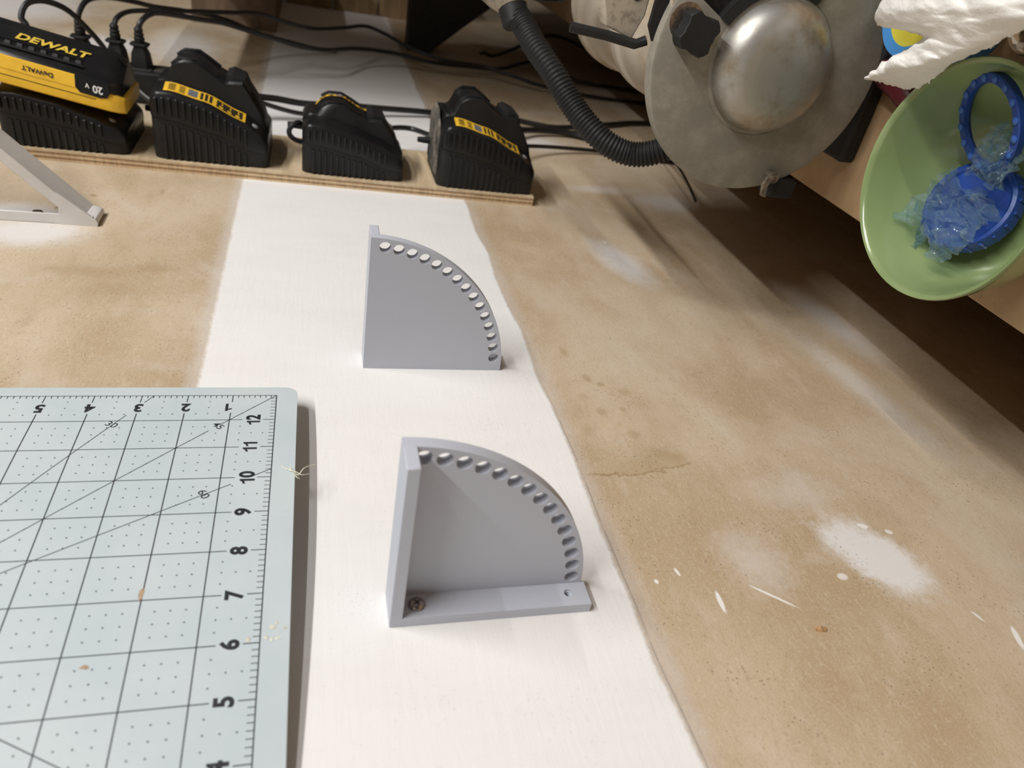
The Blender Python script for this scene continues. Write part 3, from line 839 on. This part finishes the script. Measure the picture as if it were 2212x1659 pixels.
g = G().box((-209, 276.4, 4.2), (-203, 277.6, 4.9)); gobj('screw_slot', g, mdark, s_)
gobj('nose_gusset', G().prism([(-186, 0), (-157.5, 0), (-156.5, 3), (-158, 6), (-184, 28)], lambda p, t: (p[0], 261.9 + 2.2*t, p[1])), mwm, sb)
gobj('top_arm', G().box((-332, 264, 0), (-329, 290, 178)), mwm, sb, bevel=.5)
mcrumb = Mat('torn_plaster', (.42, .31, .20), .9); mcrumb.vary((.40, .29, .19), .5, 300)
def crumb(cu, cv, r, seed, lab):
    rnd = random.Random(seed); g = G()
    k = 12; top = [(cu + r*(.4+.3*rnd.random())*math.cos(2*PI*i/k), cv + r*(.4+.3*rnd.random())*math.sin(2*PI*i/k), 1.0+rnd.random()*1.5) for i in range(k)]
    bot = [(cu + r*(.8+.5*rnd.random())*math.cos(2*PI*i/k), cv + r*(.8+.5*rnd.random())*math.sin(2*PI*i/k), 0) for i in range(k)]
    g.loft([bot, top]); return prop(gobj('torn_plaster_hole', g, mcrumb, None), lab, 'plaster crumb')
crumb(-191, 297, 7, 3, 'torn crumbly plaster hole beside the white shelf bracket screw')
# wood chip on the wall
mchip = Mat('wood_chip', (.45, .27, .13), .8); mchip.vary((.45, .27, .13), .4, 400)
g = G().loft([[(281, -190, 0), (282, -187.5, 0), (282, -188, 1.2), (281.3, -189.5, 1.4)], [(284, -191, 0), (284.5, -187.8, 0), (284.5, -188.3, 1.8), (284, -190, 1.6)], [(287.5, -191, 0), (288, -188.6, 0), (288, -189, 1.0), (287.6, -190.4, .8)]])
prop(gobj('wood_chip', g, mchip, None), 'tiny splinter of brown wood stuck to the drywall', 'wood chip')

# ---------------------------------------------------------------- bench
mben = Mat('bench_board', (.40, .27, .15), .6)
mben.color(mben.mix(mben.mix((.34, .22, .115), (.47, .33, .19), mben.noise(8, 5, .6).ramp(.3, .7)), (.20, .13, .07), mben.noise(180, 4, .7).ramp(.56, .74)*.45))
ben = thing('workbench', (1350, 300, 450), 'long brown particle-board workbench standing a hand away from the wall', 'workbench')
gobj('bench_top', G().box((450, -700, 121), (478, 1800, 760)), mben, ben, bevel=1.2)
for v_ in (-650, 1740):
    for n_ in (170, 690):
        gobj('leg', G().box((478, v_-35, n_-35), (1350, v_+35, n_+35)), mben, ben)
gobj('gap_shade_panel', G().box((478, -690, 121), (1350, 1790, 133)), mben, ben)  # unseen board added to keep room light out of the gap behind the bench
gobj('apron', G().box((478, -680, 700), (560, 1780, 722)), mben, ben)

# ---------------------------------------------------------------- bench grinder
mgg = Mat('grey_guard_paint', (.28, .265, .225), .5, spec=.4)
mgg.color(mgg.mix((.225, .21, .172), (.31, .285, .235), mgg.noise(45, 6, .7).ramp(.4, .7)))
mgg.bump(mgg.noise(600, 3), .15, .0003)
mcr = Mat('cream_motor_paint', (.46, .39, .29), .5)
mcr.color(mcr.mix((.50, .44, .36), (.36, .28, .18), mcr.noise(18, 5, .65).ramp(.42, .72)))
mdu = Mat('dusty_casting', (.42, .36, .28), .85)
mdu.color(mdu.mix((.46, .40, .31), (.26, .21, .16), mdu.noise(120, 6, .75).ramp(.45, .7)))
mdome = Mat('brushed_cap', (.50, .46, .38), .42, .75)
mdome.color(mdome.mix((.44, .43, .40), (.30, .24, .16), mdome.noise(30, 6, .7).ramp(.45, .75)))
mwheel = Mat('grinding_wheel', (.035, .03, .028), .9); mwheel.vary((.035, .03, .028), .4, 200)
mlampd = Mat('dull_bolt', (.16, .13, .10), .6, .4); mlampd.vary((.17, .14, .105), .4, 200)
CU, CN, VG = 330.0, 223.0, 112.0
gr = thing('bench_grinder', (450, 250, 225), 'grey and cream bench grinder with a round wheel cover on the workbench', 'bench grinder')
gobj('base_foot', G().box((436, 133, 157), (450, 345, 292)), mblk2, gr, bevel=3)
gobj('pedestal', G().loft([[(436, 165, 178), (436, 320, 178), (436, 320, 268), (436, 165, 268)], [(372, 175, 188), (372, 310, 188), (372, 310, 258), (372, 175, 258)]]), mcr, gr)
def axis_lathe(prof, seg=56, a0=0.0, a1=None): return G().lathe([(r, v) for r, v in prof], (CU, 0, CN), (0, 1, 0), seg, a0, a1)
gobj('motor_housing', axis_lathe([(.01, 152), (40, 152), (52, 156), (58, 164), (60, 176), (60, 262), (63, 264), (63, 276), (60, 278), (60, 372), (63.5, 374), (63.5, 388), (60, 390), (58, 414), (50, 426), (36, 432), (.01, 433)]), mcr, gr, smooth=True, angle=30)
# side cover with a wedge opening toward the operator, above the hub
R0 = 89.0
def pol(r, a, v): return (CU + r*math.cos(a), v, CN + r*math.sin(a))
A0, A1 = math.radians(66), math.radians(152)       # opening
ang = [A1 + (2*PI + A0 - A1)*i/84 for i in range(85)]
prof = [(47, VG+1.0), (47, VG-1.2), (86.5, VG-1.2), (88.2, VG-.4), (R0, VG+1.2), (R0, VG+9), (R0-2, VG+9), (R0-2, VG+1.5)]
gobj('wheel_cover', G().loft([[pol(r, a, v) for r, v in prof] for a in ang]), mgg, gr, smooth=True, angle=35)
gobj('cover_flange', G().ring([(47.5, VG+2), (47.5, VG-.6), (44, VG-2.2), (43, VG-2.2), (43, VG+2)], (CU, 0, CN), (0, 1, 0), 64), mgg, gr, smooth=True)
gobj('wheel_nut_shroud', G().loft([[pol(r, a, v) for r, v in [(46.8, VG+4), (46.8, VG-3), (55, VG-3), (55, VG+4)]] for a in [A0 + (A1-A0)*i/20 for i in range(21)]]), mblk2, gr, smooth=True)
gobj('hub_cap', axis_lathe([(44.2, VG-1), (44.0, VG-4.5), (42.5, VG-10), (39.5, VG-15), (34.5, VG-19), (28, VG-20.8), (20, VG-21.4), (.01, VG-21.8)], 64), mdome, gr, smooth=True, angle=60)
gobj('grinding_wheel', axis_lathe([(.01, VG+12), (76, VG+12), (76, VG+31), (.01, VG+31)], 48), mwheel, gr)
gobj('rear_guard', G().loft([[pol(r, a, v) for r, v in [(30, VG+36), (62, VG+36), (62, VG+39), (30, VG+39)]] for a in ang]), mgg, gr)
# spark-deflector bracket, pin and knobs on the upper edge of the cover
gobj('deflector_bracket', G().loft([[(206, 134, 246), (212, 134, 230), (232, 134, 224), (238, 134, 240), (240, 134, 285), (206, 134, 285)], [(206, 150, 246), (212, 150, 230), (232, 150, 224), (238, 150, 240), (240, 150, 285), (206, 150, 285)]]), mdu, gr, bevel=1)
gobj('bracket_slot', G().lathe([(.01, 0), (4, 0), (4, .6), (.01, .6)], (229, 133.4, 252), (0, 1, 0), 16), mdark, gr)
gobj('deflector_pin', G().tube([(186, 132, 226.5), (212, 130, 225), (233, 128, 222.5), (240, 127, 226)], 3.4, 10), mblk2, gr, smooth=True)
gobj('slotted_arm', G().loft([[(236, 118, 236), (244, 118, 222), (254, 118, 236), (256, 118, 285), (238, 118, 285)], [(236, 122, 236), (244, 122, 222), (254, 122, 236), (256, 122, 285), (238, 122, 285)]]), mblk2, gr)
gobj('arm_slot', G().box((244, 117, 232), (247.5, 118.2, 246)), mdu, gr)
gobj('arm_plate', G().loft([[(246, 112, 246), (262, 112, 244), (268, 112, 285), (240, 112, 285)], [(246, 117, 246), (262, 117, 244), (268, 117, 285), (240, 117, 285)]]), mdu, gr, bevel=.8)
kn = []
for q in range(24):
    a = 2*PI*q/24; r = 14.5 if q % 6 in (0, 1, 5) else 11.5
    kn.append((264 + r*math.cos(a+.5), 238 + r*math.sin(a+.5)))
gobj('clamp_knob', G().prism(kn, lambda p, t: (p[0], 98 + 13*t, p[1])), mblk2, gr, bevel=.8)
gobj('knob_washer', G().lathe([(.01, 0), (12, 0), (12, 1.6), (.01, 1.6)], (258, 110.2, 243), (0, 1, 0), 28), mscrew, gr, smooth=True)
gobj('cover_bolt', G().lathe([(.01, 0), (4.2, 0), (4.2, 14), (6, 14), (6, 20), (.01, 20)], (361, 103, 148), (0, 1, 0), 16), mlampd, gr, smooth=True)
gobj('bolt_wing', G().loft([[(354, 101, 149), (361, 101, 151), (361, 104, 151), (354, 104, 149)], [(352, 101, 143), (357, 101, 142), (357, 104, 142), (352, 104, 143)], [(354, 101, 134), (359, 101, 133), (359, 104, 133), (354, 104, 134)]]), mlampd, gr, bevel=.6)
gobj('rest_clamp', G().box((364, 106, 132), (385, 125, 146)), mblk2, gr, bevel=1.5)
# gooseneck work lamp on the grinder
def corr(t): return 10.0 + .75*math.sin(t*2*PI*74)
goose = spline([(326, 182, 172), (314, 178, 152), (299, 180, 138), (280, 190, 130), (259, 200, 134), (242, 215, 145), (229, 230, 158), (216, 245, 174), (203, 265, 188), (195, 284, 200), (189, 298, 208)], 40)
gobj('gooseneck', G().tube(goose, corr, 14), mblk2, gr, smooth=True, angle=80)
mlamp = Mat('dusty_lamp_paint', (.36, .31, .24), .8)
mlamp.color(mlamp.mix((.42, .37, .29), (.20, .17, .13), mlamp.noise(90, 6, .75).ramp(.42, .7)))
la = Vector((-.22, .42, .62)).normalized()
hc = Vector((186, 303, 212))
gobj('lamp_collar', G().lathe([(11, -16), (12.5, -14), (12.5, 6), (10, 8)], hc, la, 24), mblk2, gr, smooth=True)
gobj('lamp_shade', G().lathe([(13, 0), (20, 8), (34, 30), (46, 60), (47, 74), (45.5, 74), (44, 60), (32, 31), (18, 9), (11, 3)], hc, la, 40), mlamp, gr, smooth=True)
mgls = Mat('lamp_lens', (.35, .36, .37), .15); mgls.vary((.35, .36, .37), .1, 40)
gobj('second_eye_shield', G().lathe([(.01, 0), (30, 0), (30, 2), (.01, 2)], (222, 292, 240), (.15, -.55, -.8), 36), mgls, gr)
gobj('shield_rim', G().ring([(30, -1.5), (33, -1.5), (33, 3.5), (30, 3.5)], (222, 292, 240), (.15, -.55, -.8), 36), mblk2, gr)

# ---------------------------------------------------------------- green bowl and what lies in it
mbo = Mat('green_glaze', (.27, .37, .15), .18, spec=.5, coat=.4)
mbo.color(mbo.mix((.20, .27, .115), (.255, .325, .145), mbo.noise(10, 4, .6).ramp(.35, .7)))
BV, BN = -27.0, 195.0
prof_o = [(.01, 450), (30, 450), (33, 449), (34, 446), (40, 444.5), (52, 436), (61, 420), (66.5, 402), (69.2, 390), (70.2, 386), (69.6, 384.4), (67.6, 384.8), (66.4, 388), (63, 403), (57, 419), (48, 432.5), (36, 440), (20, 442.5), (.01, 443)]
bowl = prop(gobj('bowl', G().lathe([(r, u) for r, u in prof_o], (0, BV, BN), (1, 0, 0), 72), mbo, None, smooth=True, angle=60),
            'glossy light green bowl holding blue plastic scraps on the bench', 'bowl')
mblu = Mat('blue_plastic', (.013, .05, .26), .35, spec=.5); mblu.vary((.014, .053, .27), .12, 60)
ax = Vector((-1, -.10, .38)).normalized()
cc_ = Vector((422, -17, 180))
e1_ = Vector((0, 1, 0)); e1_ = (e1_ - ax*e1_.dot(ax)).normalized(); e2_ = ax.cross(e1_)
cap = thing('bottle_cap', tuple(cc_ - ax*6), 'broad blue plastic bottle cap lying in the green bowl', 'bottle cap')
gobj('cap_shell', G().lathe([(.01, -1), (25, -1), (27.5, -2), (27.8, -7.5), (29, -7.5), (29.2, 0), (28.2, 2.6), (26, 3.2), (24.6, 2.4), (24, .9), (14, .6), (.01, .5)], cc_, ax, 56), mblu, cap, smooth=True, angle=40)
for q in range(22):
    a = 2*PI*q/22; p = cc_ + (e1_*math.cos(a) + e2_*math.sin(a))*29.2
    gobj('grip_ridge', G().tube([p - ax*6.5, p + ax*.6], 1.1, 6), mblu, cap)
rc = Vector((411, -12, 229)); ra = Vector((-1, .15, -.42)).normalized()
ring = thing('cap_ring', tuple(rc - ra*3), 'blue plastic tamper ring with studs leaning inside the green bowl', 'plastic ring')
gobj('band', G().ring([(24.5, -2.4), (28.6, -2.4), (29.2, 2), (28.4, 2.6), (23.5, 2.4), (23, 0)], rc, ra, 56), mblu, ring, smooth=True)
g_ = ring.children[0]
f1_ = (Vector((0, 1, 0)) - ra*ra.y).normalized(); f2_ = ra.cross(f1_)
mblu2 = Mat('blue_plastic_light', (.035, .115, .42), .4); mblu2.vary((.035, .115, .42), .1, 60)
for q in range(16):
    a = 2*PI*q/16; p = rc + (f1_*math.cos(a) + f2_*math.sin(a))*26.4 + ra*2.0
    gobj('stud', G().lathe([(2.6, -1), (2.4, 1.2), (1.2, 2.0), (.01, 2.1)], p, ra, 10), mblu2, ring, smooth=True)
# crumpled clear film
mfi = bpy.data.materials.new('clear_blue_film'); mfi.use_nodes = True
nt = mfi.node_tree; nt.nodes.clear()
o_ = nt.nodes.new('ShaderNodeOutputMaterial'); tr = nt.nodes.new('ShaderNodeBsdfTransparent'); gl = nt.nodes.new('ShaderNodeBsdfGlossy'); df = nt.nodes.new('ShaderNodeBsdfDiffuse')
tr.inputs[0].default_value = (.80, .91, .96, 1); gl.inputs['Roughness'].default_value = .05; df.inputs[0].default_value = (.38, .62, .78, 1)
fr = nt.nodes.new('ShaderNodeLayerWeight'); fr.inputs[0].default_value = .19
nz = nt.nodes.new('ShaderNodeTexNoise'); nz.inputs['Scale'].default_value = 260; bp_ = nt.nodes.new('ShaderNodeBump'); bp_.inputs['Strength'].default_value = .8; bp_.inputs['Distance'].default_value = .002
nt.links.new(nz.outputs[0], bp_.inputs['Height']); nt.links.new(bp_.outputs[0], gl.inputs['Normal']); nt.links.new(bp_.outputs[0], fr.inputs['Normal'])
m1 = nt.nodes.new('ShaderNodeMixShader'); m1.inputs[0].default_value = .11
m2 = nt.nodes.new('ShaderNodeMixShader')
nt.links.new(tr.outputs[0], m1.inputs[1]); nt.links.new(df.outputs[0], m1.inputs[2])
nt.links.new(fr.outputs[1], m2.inputs[0]); nt.links.new(m1.outputs[0], m2.inputs[1]); nt.links.new(gl.outputs[0], m2.inputs[2]); nt.links.new(m2.outputs[0], o_.inputs[0])
def film(center, ex, ey, ax_, sx, sy, seed, amp, label, n_=46):
    rnd = Vector((seed*7.3, seed*3.1, seed*1.7)); g = G(); vs = []
    c_ = Vector(center); ax_ = Vector(ax_).normalized(); ex = Vector(ex); ex = (ex - ax_*ex.dot(ax_)).normalized(); ey = ax_.cross(ex)
    for j in range(n_+1):
        for i in range(n_+1):
            x_ = (i/n_ - .5)*2; y_ = (j/n_ - .5)*2
            edge = 1 + .25*noise.noise(Vector((math.atan2(y_, x_)*1.3, seed, 0)))
            q = Vector((x_*2.2, y_*2.2, 0)) + rnd
            w = abs(noise.noise(q))*1.5 + abs(noise.noise(q*2.6))*1.0 + abs(noise.noise(q*5.7))*.55
            lx = noise.noise(q*1.5 + Vector((9, 9, 9)))*.25; ly = noise.noise(q*1.5 + Vector((3, 5, 1)))*.25
            vs.append(c_ + ex*(x_ + lx)*sx*edge + ey*(y_ + ly)*sy*edge + ax_*(w*amp))
    g.add(vs, [(j*(n_+1)+i, j*(n_+1)+i+1, (j+1)*(n_+1)+i+1, (j+1)*(n_+1)+i) for j in range(n_) for i in range(n_)])
    return prop(gobj('plastic_film', g, mfi, None, smooth=True, angle=70), label, 'plastic film', 'clear film scraps in the bowl')
film((417, -14, 170), (0, 1, .2), None, ax, 26, 21, 1, 7.5, 'crumpled clear film draped over the blue bottle cap')
film((414, -30, 215), (0, 1, 0), None, (-1, -.2, .1), 13, 17, 4, 8, 'twist of clear film between the cap and the ring')
film((421, 4, 150), (0, 1, .3), None, (-1, .4, .5), 10, 8, 7, 4, 'loose tail of clear film on the bowl wall beside the cap')

# ---------------------------------------------------------------- clutter beside the bowl
mjb = Mat('jar_blue', (.06, .25, .58), .45); mjb.vary((.06, .25, .58), .08, 30)
mjy = Mat('jar_yellow', (.58, .50, .05), .5); mjy.vary((.58, .50, .05), .1, 40)
jar = thing('lidded_tub', (450, 75, 275), 'round tub with blue-rimmed yellow lid under the white rag', 'tub')
gobj('tub_body', G().lathe([(.01, 450), (27, 450), (27.5, 448), (28, 412), (.01, 412)], (0, 75, 275), (1, 0, 0), 40), mjb, jar, smooth=True)
gobj('lid_rim', G().lathe([(29.5, 414), (30, 412), (30, 400), (29, 398.4), (22, 398.4), (22, 401), (22, 414)], (0, 75, 275), (1, 0, 0), 44), mjb, jar, smooth=True)
gobj('lid_disc', G().lathe([(.01, 399.2), (22.2, 399.2), (22.2, 403), (.01, 403)], (0, 75, 275), (1, 0, 0), 44), mjy, jar, smooth=True)
mred = Mat('dark_red_grip', (.10, .012, .018), .4); mred.vary((.10, .012, .018), .2, 60)
gobj_r = prop(gobj('screwdriver_handle', G().lathe([(.01, 0), (7, .5), (9.5, 4), (10, 10), (9, 24), (9.6, 40), (8, 52), (.01, 54)], (440, 84, 217), (0, 1, .25), 20), mred, None, smooth=True),
              'dark red handle lying behind the green bowl', 'handle')
mch = Mat('chrome', (.62, .58, .52), .08, 1.0); mch.vary((.62, .58, .52), .05, 20)
prop(gobj('chrome_cup', G().lathe([(.01, 450), (15, 450), (16, 448), (16.5, 398), (17, 394), (16, 392.5), (14.5, 394), (14.5, 446), (.01, 446)], (0, -24, 284), (1, 0, 0), 40), mch, None, smooth=True, angle=60),
     'small polished chrome cup behind the green bowl', 'cup')
# white rag heaped over the tub
mrag = Mat('white_rag', (.84, .82, .785), .9, spec=.2); mrag.vary((.84, .82, .785), .04, 40)
mrag.bump(mrag.noise(900, 3) * .4 + mrag.noise(130, 4, .6, (1, 1, 1), 1.2), .5, .0012)
mrag.b.inputs['Subsurface Weight'].default_value = .15; mrag.b.inputs['Subsurface Radius'].default_value = (.004, .004, .004)
RG = [[(447, 78, 352), (447, 42, 360), (447, 4, 366), (447, -24, 364), (447, -50, 356)],
      [(388, 76, 318), (374, 40, 326), (370, 4, 332), (372, -22, 332), (380, -46, 330)],
      [(372.0, 76.3, 280.2), (362.0, 36.0, 284.4), (358.0, 3.1, 289.0), (360.0, -20.3, 292.1), (368.0, -40.5, 300)],
      [(382.0, 85.6, 263.0), (366.0, 39.7, 270.9), (360.0, 1.3, 278.2), (364.0, -23.5, 281.7), (372.0, -43.4, 290)],
      [(391.0, 50.0, 263.0), (372.0, 24.3, 265.7), (367.0, -3.7, 270.5), (370.0, -22.6, 276.2), (376.0, -42.7, 286)],
      [(390.0, 68.8, 245.8), (377.0, 35.3, 254.8), (372.0, 3.3, 261.7), (374.0, -12.8, 267.2), (378.0, -22.8, 273.5)],
      [(392.0, 88.6, 228.8), (385.0, 59.3, 238.6), (380.0, 29.2, 247.3), (379.0, 3.0, 258.2), (381.0, -16.2, 268)],
      [(402.0, 87.8, 228.9), (404.0, 69.7, 228.9), (402.0, 47.0, 234.3), (388.0, 18.2, 250), (382.0, -7.9, 264)]]
RG = [[(u_ - (u_-19.1)*.05, v_ - (v_+383.2)*.05, n_ - (n_-295.4)*.05) for u_, v_, n_ in r] for r in RG]
rowsp = [spline(r, 14) for r in RG]
cols = [spline([rowsp[j][i] for j in range(len(rowsp))], 12) for i in range(len(rowsp[0]))]
nx_, ny_ = len(cols), len(cols[0]); vs = []
for j in range(ny_):
    for i in range(nx_):
        p = cols[i][j]; q = Vector((p.y*.030, p.z*.075, p.x*.03))
        w = (abs(noise.noise(q*1.7)) - .25)*9 + (abs(noise.noise(q*4.1 + Vector((4, 1, 2)))) - .2)*3.2
        tear = noise.noise(Vector((i*.9, j*.9, 1)))*1.6 if i in (0, nx_-1) or j in (0, ny_-1) else 0
        vs.append(p + Vector((-.8, -.25, .5))*w*.55 + Vector((0, tear, tear)))
g = G().add(vs, [(j*nx_+i, j*nx_+i+1, (j+1)*nx_+i+1, (j+1)*nx_+i) for j in range(ny_-1) for i in range(nx_-1)])
rag = prop(gobj('white_rag', g, mrag, None, smooth=True, angle=75), 'crumpled torn white rag heaped above the green bowl', 'rag')
so = rag.modifiers.new('thick', 'SOLIDIFY'); so.thickness = .0007; so.offset = 0

# ---------------------------------------------------------------- far along the wall
mwd = Mat('dark_wood', (.16, .105, .065), .7); mwd.vary((.16, .105, .065), .3, 12, (1, 1, 5))
mwd2 = Mat('tan_wood', (.34, .225, .115), .7); mwd2.vary((.34, .225, .115), .3, 12, (1, 1, 5))
bx = thing('wall_box', (-45, 1300, 75), 'dark wooden box fixed to the wall beyond the power strip', 'box')
gobj('near_panel', G().box((-195, 1180, 0), (-48, 1192, 260)), mwd, bx, bevel=1)
gobj('lower_panel', G().box((-60, 1192, 0), (-48, 1480, 260)), mwd, bx, bevel=1)
gobj('upper_panel', G().box((-195, 1192, 0), (-183, 1480, 260)), mwd, bx, bevel=1)
gobj('far_panel', G().box((-195, 1480, 0), (-48, 1492, 260)), mwd, bx, bevel=1)
cr = thing('wall_crate', (270, 1560, 75), 'tan wooden crate fixed to the wall past the dark wooden box', 'crate')
for a, b in ((-40, 60), (64, 164), (168, 268)):
    gobj('slat', G().box((a, 1530, 0), (b, 1546, 300)), mwd2, cr, bevel=1)
gobj('crate_side', G().box((-40, 1546, 0), (-26, 1760, 300)), mwd2, cr)
gobj('crate_side', G().box((254, 1546, 0), (268, 1760, 300)), mwd2, cr)
P = [(200, 0), (244, 0), (306, 55), (355, 96), (372, 150), (372, 260), (200, 260)]
prop(gobj('black_wall_bracket', G().prism(P, lambda p, t: (p[0], 1180 + 60*t, p[1])), mdark, None, bevel=2), 'black angled steel bracket on the wall past the cords', 'wall bracket')

mshade = Mat('shade_block_grey', (.20, .20, .21), .5); mshade.vary((.20, .20, .21), .1, 8)  # made-up block out of view, added to cast shade on the far wall
cb = thing('unseen_shade_block', (450, 690, 525), 'tall grey block out of view, added to shade the far wall', 'shade block')
gobj('shade_block_body', G().box((-345, 600, 350), (450, 1000, 700)), mshade, cb, bevel=4)
gobj('shade_block_front', G().box((-335, 610, 700), (440, 990, 712)), mshade, cb, bevel=2)

cord([(545, 700, 3), (520, 640, 16), (491, 547, 36), (474, 468, 40), (460, 407, 40), (442, 344, 40)], 'thin black wire trailing below the round wheel cover', 1.6)
